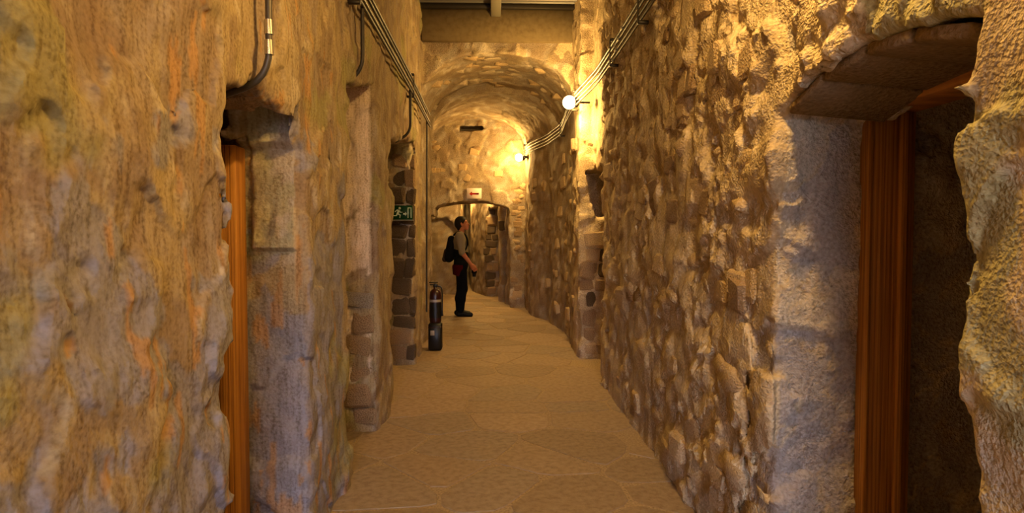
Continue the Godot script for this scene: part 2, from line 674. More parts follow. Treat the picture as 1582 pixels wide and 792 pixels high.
func rubble(p: Vector3) -> float:
	# how much of the bare rubble masonry shows: strong on the right wall and inside the openings
	var d := -p.z
	if d > 12.3: return 0.5 if d > 13.2 else 0.10
	if d > 7.95: return 0.10 if p.y > 2.3 else 0.45
	if p.x > 0.3:
		if d < 1.5: return 0.06
		if p.x > 1.08 and d < 2.6:
			if p.x > 1.55: return 0.8
			if p.y < 1.08: return 0.95
			return 0.6 if p.x < 1.17 else 0.10
		if d > 6.9: return 0.12 if p.y > 2.1 else 0.4
		return 0.95 if p.x > 1.3 else 0.85
	if p.x < -0.86:
		if d > 5.0: return 0.8
		if d > 3.3: return 0.55 if p.y < 1.1 else 0.2
		return 0.55 if (p.y > 1.86 or p.x < -1.2) else 0.10
	if d < 3.6: return 0.09 + 0.22 * smoothstep(0.0, 0.05, bare_low(p))
	return 0.12


func disp(p: Vector3) -> float:
	var r := rubble(p)
	# rendering still covers part of the rubble
	if r > 0.6: r *= 0.30 + 0.70 * smoothstep(-0.06, 0.04, n_patch.get_noise_3dv(p * 0.8 + Vector3(2, 7, 1)))
	var t := n_low.get_noise_3dv(p) * (0.026 + 0.022 * r)
	t += clampf(n_patch.get_noise_3dv(p) * 34.0, -1.0, 1.0) * 0.0085
	var mn := n_mid.get_noise_3dv(p)
	t += mn * (0.0065 + 0.018 * r) + (0.12 - absf(mn)) * 0.03 * r
	if r > 0.15:
		t -= clampf(n_cell.get_noise_3dv(p) + 0.72, -0.28, 0.20) * 0.072 * r
	return t


func field_at(p: Vector3) -> float:
	var b := base_at(p)
	if absf(b) > 0.14: return b
	var d := -p.z
	b += disp(p)
	# the coat on the far side of the right doorway has come off low down
	if d > 2.1 and d < 2.7 and p.x > 1.05 and p.x < 1.6:
		b += 0.022 * (1.0 - smoothstep(-0.012, 0.012, p.y - 1.09 - 0.12 * n_tone.get_noise_3dv(p)))
	# plaster panel still standing on the far side of the left opening
	if d > 2.7 and d < 3.1 and p.x < -0.8:
		var pan := minf(0.105 - absf(p.x + 0.955), p.y - 1.37)
		if pan > -0.03: b -= 0.022 * smoothstep(-0.006, 0.008, pan + minf(0.0, minf(0.105 - absf(p.x + 0.955), p.y - 1.37) - 0.03) * 0.3)
	# broken pocket above it
	if d > 2.0 and d < 3.1 and p.x < -0.7 and p.y > 1.6:
		b = smax(b, 0.15 - p.distance_to(Vector3(-0.98, 1.93, -2.72)), 0.04)
	return b


const TAN := Color(0.45, 0.36, 0.23)
const PALE := Color(0.60, 0.52, 0.41)
const GREY := Color(0.37, 0.325, 0.28)
const BROWN := Color(0.31, 0.225, 0.145)
const MOSS := Color(0.33, 0.32, 0.13)
const RUST := Color(0.52, 0.29, 0.11)
const PINK := Color(0.90, 0.75, 0.63)
const LIME := Color(0.71, 0.56, 0.35)
const DAYLIT_LILAC := Color(0.31, 0.295, 0.345)  # bare wall grey with the cool daylight put into the colour

func color_at(p: Vector3) -> Color:
	var d := -p.z
	var tone := n_tone.get_noise_3dv(p)
	var pat := n_patch.get_noise_3dv(p)
	var c := TAN.lerp(PALE, smoothstep(0.02, 0.22, tone))
	c = c.lerp(BROWN, 0.65 * smoothstep(0.05, 0.30, -tone))
	# plaster fallen off: bare stone behind
	c = c.lerp(GREY, 0.55 * smoothstep(0.02, 0.09, pat))
	if p.x < -0.3 and d < 8.0: c = TAN.lerp(PALE, 0.6 * smoothstep(0.10, 0.15, tone)).lerp(GREY * Color(0.95, 0.86, 0.84), 0.75 * smoothstep(0.02, 0.045, pat)) * 0.93
	var streak := n_streak.get_noise_3d(p.x * 5.0, p.y * 0.9, p.z * 5.0)
	if p.x < -0.3 and d < 8.0:
		c = c.lerp(TAN * Color(0.95, 0.92, 0.82), 0.7 * smoothstep(0.05, 0.12, streak))
		c = c.lerp(BROWN, 0.6 * smoothstep(0.14, 0.22, -streak))
		c = c.lerp(BROWN * Color(0.8, 0.75, 0.85), 0.5 * smoothstep(0.16, 0.19, n_tone.get_noise_3d(p.x * 1.3 + 4.0, p.y * 1.0, p.z * 1.3)))
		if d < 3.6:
			# worn limewash patches low down, cool daylight painted in as lilac grey, with rusty runs
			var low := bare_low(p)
			c = c.lerp(DAYLIT_LILAC, 0.9 * smoothstep(0.0, 0.06, low))
			c = c.lerp(RUST, 0.65 * smoothstep(0.29, 0.33, (0.0 if p.y < 1.5 else -0.06) + n_streak.get_noise_3d(p.x * 9.0, p.y * 1.6 + 7.0, p.z * 9.0)))
		var m := n_moss.get_noise_3dv(p + Vector3(3, 1, 0))
		if d < 1.5: m += 0.30 * (1.0 - smoothstep(0.10, 0.32, Vector2((d - 1.14) * 1.6, (p.y - 1.78) * 0.7).length()))
		c = c.lerp(MOSS, 0.55 * smoothstep(0.22, 0.34, m))
		if p.x < -0.87:
			if d > 3.3 and d < 5.0: c = c.lerp(PINK, 0.8 * smoothstep(-0.03, 0.03, n_tone.get_noise_3dv(p * 0.8) + (p.y - 0.95) * 0.5))
			elif p.y > 1.36 and absf(p.x + 0.955) < 0.10 and d > 2.7: c = c.lerp(PALE, 0.8).lerp(MOSS, 0.45 * smoothstep(0.05, 0.15, tone))
	elif d < 8.0 and p.x > 0.3:
		c = c.lerp(LIME, 0.8)
		c = c.lerp(BROWN, 0.4 * smoothstep(0.12, 0.24, -streak))
		if d < 1.75 and p.x < 1.2:
			var m := n_moss.get_noise_3dv(p + Vector3(9, 4, 0))
			c = c.lerp(MOSS * Color(1.0, 1.05, 1.2), 0.6 * smoothstep(0.0, 0.12, m))
			c = c.lerp(PALE, 0.5 * smoothstep(0.1, 0.2, -m))
		elif p.x > 1.06 and d < 2.6:
			var lw := n_patch.get_noise_3dv(p * 1.6)
			c = c.lerp(DAYLIT_LILAC.lerp(PALE, 0.4) if lw > 0 or p.y < 1.09 else PALE, 0.75 * smoothstep(0.01, 0.06, absf(lw)))  # cool daylight on this reveal painted in as lilac
	else:
		c = c.lerp(BROWN, 0.6 * smoothstep(0.02, 0.07, -n_patch.get_noise_3dv(p * 1.5)))
		c = c.lerp(BROWN, 0.5 * smoothstep(0.16, 0.25, n_tone.get_noise_3dv(p * 1.4 + Vector3(5, 5, 5))))
	return c


var walls := {}

func dig(chunks: Array, slabs: Array) -> Soup:
	# chunk: x0, x1, y0, y1, d0, d1, cell
	var o := Soup.new()
	for a in chunks:
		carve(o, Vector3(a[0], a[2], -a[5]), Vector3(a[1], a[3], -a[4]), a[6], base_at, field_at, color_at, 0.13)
	for a in slabs:
		o.slab(Vector3(a[0], a[2], -a[5]), Vector3(a[1], a[3], -a[4]), GREY)
	return o


func build_walls() -> void:
	var plan := {
		"wall_left": [[[-2.5, 0.0, -0.1, 4.5, -3.5, -0.5, 0.09], [-1.3, -0.5, -0.1, 4.5, -0.7, 0.5, 0.04], [-1.3, -0.5, 2.85, 4.5, 0.4, 3.35, 0.05],
			[-1.4, -0.6, -0.1, 2.95, 0.4, 3.35, 0.014], [-2.5, -1.3, -0.1, 2.3, 1.3, 3.35, 0.05],
			[-1.3, -0.6, -0.1, 4.5, 3.3, 7.97, 0.025], [-2.4, -1.25, -0.1, 2.6, 3.3, 7.4, 0.06]], [[-3.0, -2.7, -0.4, 4.6, -3.95, 19.6]]],
		"wall_right": [[[0.4, 2.7, -0.1, 4.5, -3.5, -0.5, 0.09], [0.7, 1.4, -0.1, 4.5, -0.7, 0.5, 0.04], [0.7, 1.4, 2.85, 4.5, 0.4, 3.35, 0.05],
			[0.8, 1.75, -0.1, 2.95, 0.4, 3.35, 0.014], [1.7, 2.7, -0.1, 2.4, 0.4, 3.35, 0.03],
			[0.85, 1.4, -0.1, 4.5, 3.3, 7.97, 0.025], [1.35, 2.1, -0.1, 2.6, 6.2, 7.6, 0.05]], [[2.9, 3.2, -0.4, 4.6, -3.95, 19.6]]],
		"wall_back": [[[-3.0, 3.2, -0.3, 4.6, -4.2, -3.2, 0.1]], []],
		"wall_portal": [[[-1.6, 1.5, 2.4, 4.5, 7.94, 9.3, 0.026], [-1.6, 1.5, -0.1, 2.45, 7.94, 9.3, 0.035], [-1.7, 1.4, -0.1, 3.9, 9.25, 12.2, 0.036]], []],
		"wall_end": [[[-1.7, 1.1, -0.1, 3.9, 12.15, 13.14, 0.028]], []],
		"wall_beyond": [[[-1.7, 1.0, -0.1, 3.0, 13.08, 19.2, 0.06]], [[-3.0, 3.2, -0.4, 4.6, 19.3, 19.6]]],
	}
	var at_work := {}
	for k in plan:
		var t := Thread.new()
		t.start(dig.bind(plan[k][0], plan[k][1]))
		at_work[k] = t
	for k in plan:
		var o: Soup = at_work[k].wait_to_finish()
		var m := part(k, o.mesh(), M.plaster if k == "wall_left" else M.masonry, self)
		m.set_meta("kind", "structure")
		walls[k.trim_prefix("wall_")] = m


func build_floor() -> void:
	var o := Soup.new()
	o.slab(Vector3(-3.0, -0.3, -19.6), Vector3(3.2, 0.0, 3.95), Color.WHITE)
	var f := part("floor", o.mesh(), M.mortar, self)
	f.set_meta("kind", "structure")
	var g := part("ground", box_mesh(Vector3(14, 0.3, 9), 0.01, Vector3(0, -0.16, 8.5)), M.earth, self)
	g.set_meta("kind", "structure")
	# irregular flagstones: cells of a jittered grid, each cut by the bisectors to its neighbours
	var sites: Array[Vector2] = []
	var row := 0
	var d := 2.2
	while d < 15.5:
		var x := -1.6 + (0.31 if row % 2 else 0.0)
		while x < 1.6:
			sites.append(Vector2(x + rng.randf_range(-0.26, 0.26), d + rng.randf_range(-0.19, 0.19)))
			x += 0.62
		d += 0.45
		row += 1
	for k in sites.size():
		var s := sites[k]
		if s.x < -1.15 or s.x > 1.25 or s.y < 2.4 or s.y > 15.0: continue
		var poly := PackedVector2Array([s + Vector2(-0.7, -0.7), s + Vector2(0.7, -0.7), s + Vector2(0.7, 0.7), s + Vector2(-0.7, 0.7)])
		for j in sites.size():
			if j == k or sites[j].distance_to(s) > 1.6: continue
			var mid := (s + sites[j]) * 0.5
			var n := (sites[j] - s).normalized()
			var off := n.dot(mid) - 0.009
			var cut := PackedVector2Array()
			for q in poly.size():
				var a := poly[q]
				var b := poly[(q + 1) % poly.size()]
				var da := n.dot(a) - off
				var db := n.dot(b) - off
				if da <= 0: cut.append(a)
				if (da < 0) != (db < 0): cut.append(a.lerp(b, da / (da - db)))
			poly = cut
			if poly.size() < 3: break
		if poly.size() < 3: continue
		# round the corners once
		var rp := PackedVector2Array()
		for q in poly.size():
			var a := poly[q]
			var b := poly[(q + 1) % poly.size()]
			rp.append(a.lerp(b, 0.14))
			rp.append(a.lerp(b, 0.86))
		var st := SurfaceTool.new()
		st.begin(Mesh.PRIMITIVE_TRIANGLES)
		var h := rng.randf_range(0.003, 0.0055)
		var tilt := Vector2(rng.randf_range(-0.002, 0.002), rng.randf_range(-0.002, 0.002))
		var top := []
		var low := []
		for q in rp:
			var e := q.lerp(s, 0.022)
			top.append(P(e.x, h + tilt.dot(e - s), e.y))
			low.append(P(q.x, -0.003, q.y))
		for q in rp.size():
			var q1 := (q + 1) % rp.size()
			st.set_smooth_group(-1)
			for v in [P(s.x, h + 0.001, s.y), top[q1], top[q]]: st.add_vertex(v)
			quad(st, top[q], top[q1], low[q1], low[q])
		part("flagstone", done(st), M["flagstone_%d" % rng.randi_range(0, 3)], f)


func build_ceiling() -> void:
	var c := thing("ceiling", "", "")
	c.set_meta("kind", "structure")
	part("roof_slab", box_mesh(Vector3(6.2, 0.2, 23.6), 0.01, Vector3(0.1, 4.66, -7.8)), M.concrete, c)
	# corrugated sheet, ridges across the passage
	var st := SurfaceTool.new()
	st.begin(Mesh.PRIMITIVE_TRIANGLES)
	st.set_smooth_group(1)
	var pts := []
	for k in 12 * 60 + 1:
		var dd := -3.6 + k / 60.0
		pts.append([dd, 4.20 + 0.016 * sin(dd * TAU / 0.105)])
	for k in pts.size() - 1:
		var a: Array = pts[k]
		var b: Array = pts[k + 1]
		quad(st, P(-1.2, a[1], a[0]), P(-1.2, b[1], b[0]), P(1.5, b[1], b[0]), P(1.5, a[1], a[0]))
		quad(st, P(1.5, a[1] + 0.004, a[0]), P(1.5, b[1] + 0.004, b[0]), P(-1.2, b[1] + 0.004, b[0]), P(-1.2, a[1] + 0.004, a[0]))
	part("corrugated_sheet", done(st), M.sheet_metal, c)
	part("joist", box_mesh(Vector3(0.12, 0.11, 11.6), 0.006, P(0.05, 4.125, 2.15)), M.joist_paint, c)
	for dd in [7.86, 5.6, 3.2, 0.8, -1.6]:
		part("purlin", box_mesh(Vector3(2.3, 0.06, 0.06), 0.005, P(0.1, 4.165, dd)), M.strap_steel, c)
	var t := part("trim_1", box_mesh(Vector3(1.86, 0.42, 0.3), 0.012, P(0.08, 3.985, 8.10)), M.concrete, self)
	t.set_meta("kind", "structure")


# ------------------------------------------------------------------ lamps

func build_lamps() -> void:
	var labels := ["round wall lamp above the right doorway near the viewer", "larger looking glowing globe lamp below the right conduits in front of the vault", "farther glowing globe lamp beside the end wall of the vault", "", "globe lamp at the far turn of the passage beyond the archway", "added fill lamp out of view behind the viewer near the entrance"]
	var spots := LAMPS + [[-0.20, 2.42, 14.4], [-0.68, 2.46, 16.4], [0.80, 2.93, -1.6]]  # last spot is an added fill lamp, unseen behind the viewer
	var power := [3.8, 3.8, 2.9, 2.2, 2.6, 2.4]
	labels[3] = "globe lamp in the passage just beyond the low archway"
	for k in spots.size():
		var s: Array = spots[k]
		var at := P(s[0], s[1], s[2])
		var o := thing("globe_lamp", labels[k], "lamp", at, "globe lamps along the right wall")
		var globe := SphereMesh.new()
		globe.radius = 0.075
		globe.height = 0.15
		globe.radial_segments = 32
		globe.rings = 16
		part("globe", globe, M.globe_glow, o)
		var hold := lathe([Vector2(0, 0), Vector2(0.052, 0.0), Vector2(0.052, 0.0), Vector2(0.056, 0.03), Vector2(0.03, 0.05), Vector2(0.012, 0.055), Vector2(0.012, 0.10), Vector2(0, 0.10)], 20)
		part("lamp_holder", hold, M.lamp_plastic, o, Transform3D(Basis(Vector3(0, 0, 1), -PI / 2), Vector3(0.062, 0.0, 0)))
		part("bracket", tube([Vector3(0.15, 0, 0), Vector3(0.23, 0.0, 0)], 0.011), M.strap_steel, o)
		var l := OmniLight3D.new()
		l.name = "lamp_light"
		l.light_color = Color(1.0, 0.80, 0.46)
		l.light_energy = power[k]
		l.light_size = 0.07
		l.omni_range = 30.0
		l.omni_attenuation = 2.0
		l.shadow_enabled = true
		o.add_child(l)


# ------------------------------------------------------------------ stones

func stone_mesh(seed_: int, boxy: float) -> ArrayMesh:
	# an irregular lump about 1 m across, flattened, of about 48 faces
	var n := FastNoiseLite.new()
	n.seed = seed_
	n.frequency = 0.9
	n.fractal_octaves = 2
	var st := SurfaceTool.new()
	st.begin(Mesh.PRIMITIVE_TRIANGLES)
	st.set_smooth_group(1)
	var rows := 5
	var cols := 8
	var g := []
	for r in rows + 1:
		var line := []
		var th := PI * r / rows
		for c in cols:
			var ph := TAU * (c + 0.5 * (r % 2)) / cols
			var v := Vector3(sin(th) * cos(ph), cos(th), sin(th) * sin(ph))
			var m := maxf(absf(v.x), maxf(absf(v.y), absf(v.z)))
			v = v.lerp(v / m, boxy) * 0.5
			v *= 1.0 + 0.38 * n.get_noise_3dv(v * 2.4)
			line.append(v)
		g.append(line)
	for r in rows:
		for c in cols:
			var c1 := (c + 1) % cols
			if r > 0: for v in [g[r][c], g[r][c1], g[r + 1][c]]: st.add_vertex(v)
			if r < rows - 1: for v in [g[r + 1][c], g[r][c1], g[r + 1][c1]]: st.add_vertex(v)
	return done(st)


func block_mesh(seed_: int) -> ArrayMesh:
	# a roughly dressed block: chamfered box with its corners pushed about
	var n := FastNoiseLite.new()
	n.seed = seed_
	n.frequency = 0.8
	var a := chamfer_box(Vector3.ONE, 0.13).commit_to_arrays()
	var v: PackedVector3Array = a[Mesh.ARRAY_VERTEX]
	var st := SurfaceTool.new()
	st.begin(Mesh.PRIMITIVE_TRIANGLES)
	st.set_smooth_group(-1)
	for p in v:
		st.add_vertex(p + Vector3(n.get_noise_3dv(p * 1.6), n.get_noise_3dv(p * 1.6 + Vector3(5, 0, 0)), n.get_noise_3dv(p * 1.6 + Vector3(0, 5, 0))) * 0.17)
	return done(st)


func hit(from: Vector3, dir: Vector3) -> Vector3:
	# march to the wall
	var p := from
	for k in 160:
		var f := field_at(p)
		if f < 0.004: break
		p += dir * clampf(f * 0.6, 0.004, 0.2)
	return p


func put_stone(parent: Node3D, shapes: Array, at: Vector3, size: Vector3, tone: String, yaw := 0.0) -> void:
	var b := Basis(Vector3.UP, yaw) * Basis.from_euler(Vector3(rng.randf_range(-0.1, 0.1), rng.randf_range(-0.1, 0.1), rng.randf_range(-0.12, 0.12)))
	part("stone", shapes[rng.randi_range(0, shapes.size() - 1)], M[tone], parent, Transform3D(b.scaled_local(size), at))


func build_stones() -> void:
	var lumps := []
	var blocks := []
	for k in 8:
		lumps.append(stone_mesh(100 + k, 0.75) if k % 2 else block_mesh(300 + k))
		blocks.append(block_mesh(200 + k))
	var tones := ["stone_tan", "stone_tan", "stone_brown", "stone_tan", "stone_tan"]
	# boards left in the head of the right doorway, following its low arch
	var cuts_d := [1.40, 1.60, 1.80, 2.03, 2.27]
	for k in 4:
		var da: float = cuts_d[k] + 0.006
		var db: float = cuts_d[k + 1] - 0.006
		var ya := 1.985 - 0.10 * pow((da - 1.82) / 0.50, 2.0) - 0.025
		var yb := 1.985 - 0.10 * pow((db - 1.82) / 0.50, 2.0) - 0.025
		var dirn := Vector3(0, yb - ya, da - db).normalized()
		var bs := Basis(Vector3.RIGHT, dirn.cross(Vector3.RIGHT) * -1.0, -dirn)
		part("soffit_board", box_mesh(Vector3(0.34, 0.035, (db - da) * 1.02), 0.006), M.soffit_board, walls.right, Transform3D(bs * Basis(Vector3(0, 0, 1), -0.09), P(1.215, (ya + yb) * 0.5 - 0.012, (da + db) * 0.5)))
	# rubble that stands proud of the right wall
	for k in 170:
		var d := 1.1 + 5.1 * pow(rng.randf(), 0.9)
		var y := rng.randf_range(0.05, minf(3.2, 1.45 + 0.36 * d + 0.2))
		if d < 2.5 and y < 2.22: continue
		var p := hit(P(0.5, y, d), Vector3.RIGHT)
		var s := rng.randf_range(0.09, 0.24)
		put_stone(walls.right, lumps, p + Vector3(0.030, 0, 0), Vector3(rng.randf_range(0.07, 0.10), s * rng.randf_range(0.55, 0.9), s), tones[rng.randi_range(0, 4)])
	for k in 40:
		var d := rng.randf_range(7.6, 11.5)
		var p := hit(P(mid_x(d), rng.randf_range(0.1, 2.6), d), Vector3.RIGHT)
		var s := rng.randf_range(0.12, 0.26)
		put_stone(walls.portal, lumps, p + Vector3(0.03, 0, 0), Vector3(0.11, s * 0.7, s), tones[rng.randi_range(0, 4)])
	# coursed stones on the faces inside the openings that look at the viewer
	jamb(walls.left, blocks, -1.02, -0.86, 0.05, 0.95, 4.70, 0.17, ["stone_grey", "stone_brown", "stone_grey"])
	jamb(walls.left, blocks, -1.10, -0.86, 0.05, 2.25, 7.14, 0.19, ["stone_dark", "stone_dark", "stone_brown"])
	jamb(walls.right, blocks, 1.08, 1.4, 0.05, 1.3, 7.42, 0.19, ["stone_brown", "stone_tan", "stone_dark"])
	jamb(walls.beyond, blocks, -0.12, 0.14, 0.05, 1.95, 14.80, 0.2, ["stone_dark", "stone_brown"])
	jamb(walls.beyond, blocks, 0.20, 0.36, 0.05, 1.95, 13.58, 0.2, ["stone_dark", "stone_brown"])
	# rubble over the left opening, seen from below in the broken pocket
	for k in 16:
		var p := hit(P(rng.randf_range(-1.12, -0.95), 1.70, rng.randf_range(2.25, 2.72)), Vector3.UP)
		put_stone(walls.left, blocks, p + Vector3(0, 0.03, 0), Vector3(rng.randf_range(0.10, 0.18), 0.08, rng.randf_range(0.08, 0.14)), "stone_brown")
	# stones showing through the plaster of the vault and the end wall
	for k in 34:
		var d := rng.randf_range(8.1, 10.2)
		var a := rng.randf_range(-1.0, 1.0)
		var dir := Vector3(sin(a), cos(a), 0)
		var p := hit(P(mid_x(d), 2.75, d), dir)
		var s := rng.randf_range(0.10, 0.2)
		put_stone(walls.portal, lumps, p + dir * 0.030, Vector3(s * 1.3, 0.08, s * 0.6), "stone_pale" if k % 3 == 0 else "stone_tan")
	for k in 40:
		var x := rng.randf_range(-1.2, 0.6)
		var y := rng.randf_range(0.1, 3.3)
		if x > -1.2 and x < 0.42 and y < 2.4: x = rng.randf_range(0.42, 0.62)
		if y > 3.3: continue
		var p := hit(P(x, y, 11.9), Vector3.FORWARD)
		var s := rng.randf_range(0.1, 0.2)
		put_stone(walls.end, lumps, p + Vector3(0, 0, -0.032), Vector3(s, s * 0.75, 0.08), "stone_brown" if k % 2 else "stone_tan")


func jamb(parent: Node3D, shapes: Array, x0: float, x1: float, y0: float, y1: float, d: float, h: float, tones: Array) -> void:
	var y := y0
	while y < y1:
		var hh := h * rng.randf_range(0.7, 1.2)
		var x := x0 + rng.randf_range(-0.08, 0.02)
		while x < x1:
			var w := minf(rng.randf_range(0.13, 0.28), x1 + 0.02 - x)
			if w < 0.06: break
			var c := x + w * 0.5
			var p := hit(P(c, y + hh * 0.5, d - 0.35), Vector3.FORWARD)
			if absf(-p.z - d) < 0.16:
				put_stone(parent, shapes, p + Vector3(0, 0, -0.040), Vector3(w * 0.99, hh * 0.97, 0.11), tones[rng.randi_range(0, tones.size() - 1)])
			x += w
		y += hh

# ------------------------------------------------------------------ timber

func build_door_frames() -> void:
	var r := thing("timber_door_frame", "reddish brown timber door frame set deep in the right doorway", "door frame", P(1.45, 0, 1.85))
	for z in [-0.475, 0.475]:
		part("post", box_mesh(Vector3(0.155, 1.93, 0.055), 0.005, Vector3(0, 0.965, z)), M.timber_dark, r)
	part("lintel", box_mesh(Vector3(0.16, 0.13, 1.05), 0.006, Vector3(0, 1.95, 0.01)), M.timber_lintel, r)
	part("stop_strip", box_mesh(Vector3(0.03, 1.885, 0.022), 0.004, Vector3(0.025, 0.9425, -0.437)), M.timber, r)
	part("edge_board", box_mesh(Vector3(0.020, 1.93, 0.06), 0.004, Vector3(-0.087, 0.965, -0.475)), M.timber, r)
	var l := thing("timber_door_frame", "orange timber door frame set in the left opening under the broken stone", "door frame", P(-1.14, 0, 2.46))
	for z in [-0.36, 0.36]:
		part("post", box_mesh(Vector3(0.13, 1.82, 0.11), 0.006, Vector3(0, 0.91, z)), M.timber, l)
	part("lintel", box_mesh(Vector3(0.05, 0.08, 0.86), 0.006, Vector3(-0.06, 1.86, 0)), M.timber_lintel, l)

# ------------------------------------------------------------------ conduits

func conduit(called: String, label: String, pts: Array, r: float, m: Material, collars: Array, group: String) -> void:
	var o := thing(called, label, "conduit", Vector3.ZERO, group)
	part("pipe", tube(pts, r), m, o)
	for c in collars:
		var t := Basis.looking_at(c[1]) * Basis(Vector3.RIGHT, PI / 2)
		part("coupling", lathe([Vector2(r, -0.025), Vector2(r * 1.35, -0.025), Vector2(r * 1.35, -0.025), Vector2(r * 1.35, 0.025), Vector2(r * 1.35, 0.025), Vector2(r, 0.025)], 14), M.collar_bright, o, Transform3D(t, c[0]))


func build_conduits() -> void:
	var place := ["uppermost", "second from the top", "third from the top", "lowest"]
	for k in 4:
		var pts := []
		var h := 3.02 - 0.05 * k
		for q in [[1.0, 0.955], [3.0, 0.985], [5.0, 1.0], [6.2, 1.005], [7.3, 0.93], [8.1, 0.945], [9.3, 1.0], [10.4, 0.88], [11.3, 0.66], [11.9, 0.585]]:
			pts.append(P(q[1] - 0.004 * (k % 2), h, q[0]))
		conduit("conduit", "%s of the four steel conduits running along the right wall" % place[k], bent(pts, 0.25), 0.0105, M.conduit_grey, [[P(1.0 - 0.004 * (k % 2), h, 5.0 + 0.12 * k), Vector3(0.007, 0, -1)]], "conduits along the right wall")
	for k in 4:
		var pts := []
		var h := 2.94 - 0.048 * k
		for q in [[1.0, -0.76], [3.6, -0.765], [6.2, -0.765], [8.02, -0.76]]:
			pts.append(P(q[1] + 0.004 * (k % 2), h - (0.04 if q[0] > 7 else 0.0), q[0]))
		if k == 1:
			pts[3] = P(-0.775, h, 7.82)
			pts.append(P(-0.79, 0.5, 7.82))
		conduit("conduit", "%s of the four conduits running along the left wall" % place[k] if k != 1 else "second conduit of the left wall bundle, turning down at the vault", bent(pts, 0.22), 0.011, M.conduit_dark if k % 2 else M.conduit_grey, [], "conduits along the left wall")
	conduit("conduit_drop", "grey conduit dropping down the left wall into the broken opening nearest the viewer", bent([P(-0.78, 2.82, 2.32), P(-0.78, 1.99, 2.32), P(-0.99, 1.93, 2.36)], 0.12), 0.012, M.conduit_grey, [[P(-0.78, 2.17, 2.32), Vector3(0.001, 1, 0)], [P(-0.78, 2.10, 2.32), Vector3(0.001, 1, 0)]], "drop conduits on the left wall")
	conduit("conduit_drop", "dark conduit dropping to the pink plastered opening in the left wall", bent([P(-0.77, 2.80, 3.93), P(-0.77, 2.42, 3.93), P(-0.92, 2.33, 3.98)], 0.1), 0.012, M.conduit_dark, [], "drop conduits on the left wall")
	conduit("conduit_drop", "dark conduit curving down to the opening with the green sign", bent([P(-0.77, 2.80, 6.2), P(-0.77, 2.40, 6.2), P(-0.90, 2.30, 6.1)], 0.14), 0.013, M.conduit_dark, [], "drop conduits on the left wall")
	var where := [[0.985, 2.945, 4.3, "right wall clamp nearest the viewer"], [1.0, 2.945, 5.4, "right wall clamp before the deep recess"], [0.93, 2.945, 7.35, "right wall clamp beside the nearer glowing lamp"], [0.995, 2.945, 9.3, "right wall clamp at the bend under the vault"], [0.60, 2.945, 11.8, "right wall clamp beside the farther glowing lamp"], [-0.765, 2.865, 3.75, "left wall clamp above the pink plastered opening"], [-0.765, 2.865, 6.3, "left wall clamp above the opening with the green sign"]]
	for w in where:
		var left: bool = w[0] < 0
		var o := thing("conduit_clamp", "dark steel " + w[3], "clamp", P(w[0], w[1], w[2]), "clamps holding the conduit bundles")
		var s := 1.0 if left else -1.0
		part("strap", box_mesh(Vector3(0.006, 0.22, 0.035), 0.002, Vector3(0.02 * s, 0, 0)), M.strap_steel, o)
		part("backing_plate", box_mesh(Vector3(0.07, 0.02, 0.035), 0.002, Vector3(-0.015 * s, 0.105, 0)), M.strap_steel, o)
		part("backing_plate", box_mesh(Vector3(0.07, 0.02, 0.035), 0.002, Vector3(-0.015 * s, -0.105, 0)), M.strap_steel, o)

# ------------------------------------------------------------------ signs and extinguisher

func flat_shape(pts: Array, thick: float) -> ArrayMesh:
	# outline in x, y extruded towards +z
	var poly := PackedVector2Array(pts)
	var tri := Geometry2D.triangulate_polygon(poly)
	var st := SurfaceTool.new()
	st.begin(Mesh.PRIMITIVE_TRIANGLES)
	for k in range(0, tri.size(), 3):
		var a := poly[tri[k]]
		var b := poly[tri[k + 1]]
		var c := poly[tri[k + 2]]
		if (b - a).cross(c - a) > 0:
			var t := b
			b = c
			c = t
		for v in [a, b, c]: st.add_vertex(Vector3(v.x, v.y, thick))
	for k in poly.size():
		var a := poly[k]
		var b := poly[(k + 1) % poly.size()]
		if Geometry2D.is_polygon_clockwise(poly): quad(st, Vector3(b.x, b.y, thick), Vector3(b.x, b.y, 0), Vector3(a.x, a.y, 0), Vector3(a.x, a.y, thick))
		else: quad(st, Vector3(a.x, a.y, thick), Vector3(a.x, a.y, 0), Vector3(b.x, b.y, 0), Vector3(b.x, b.y, thick))
	return done(st)


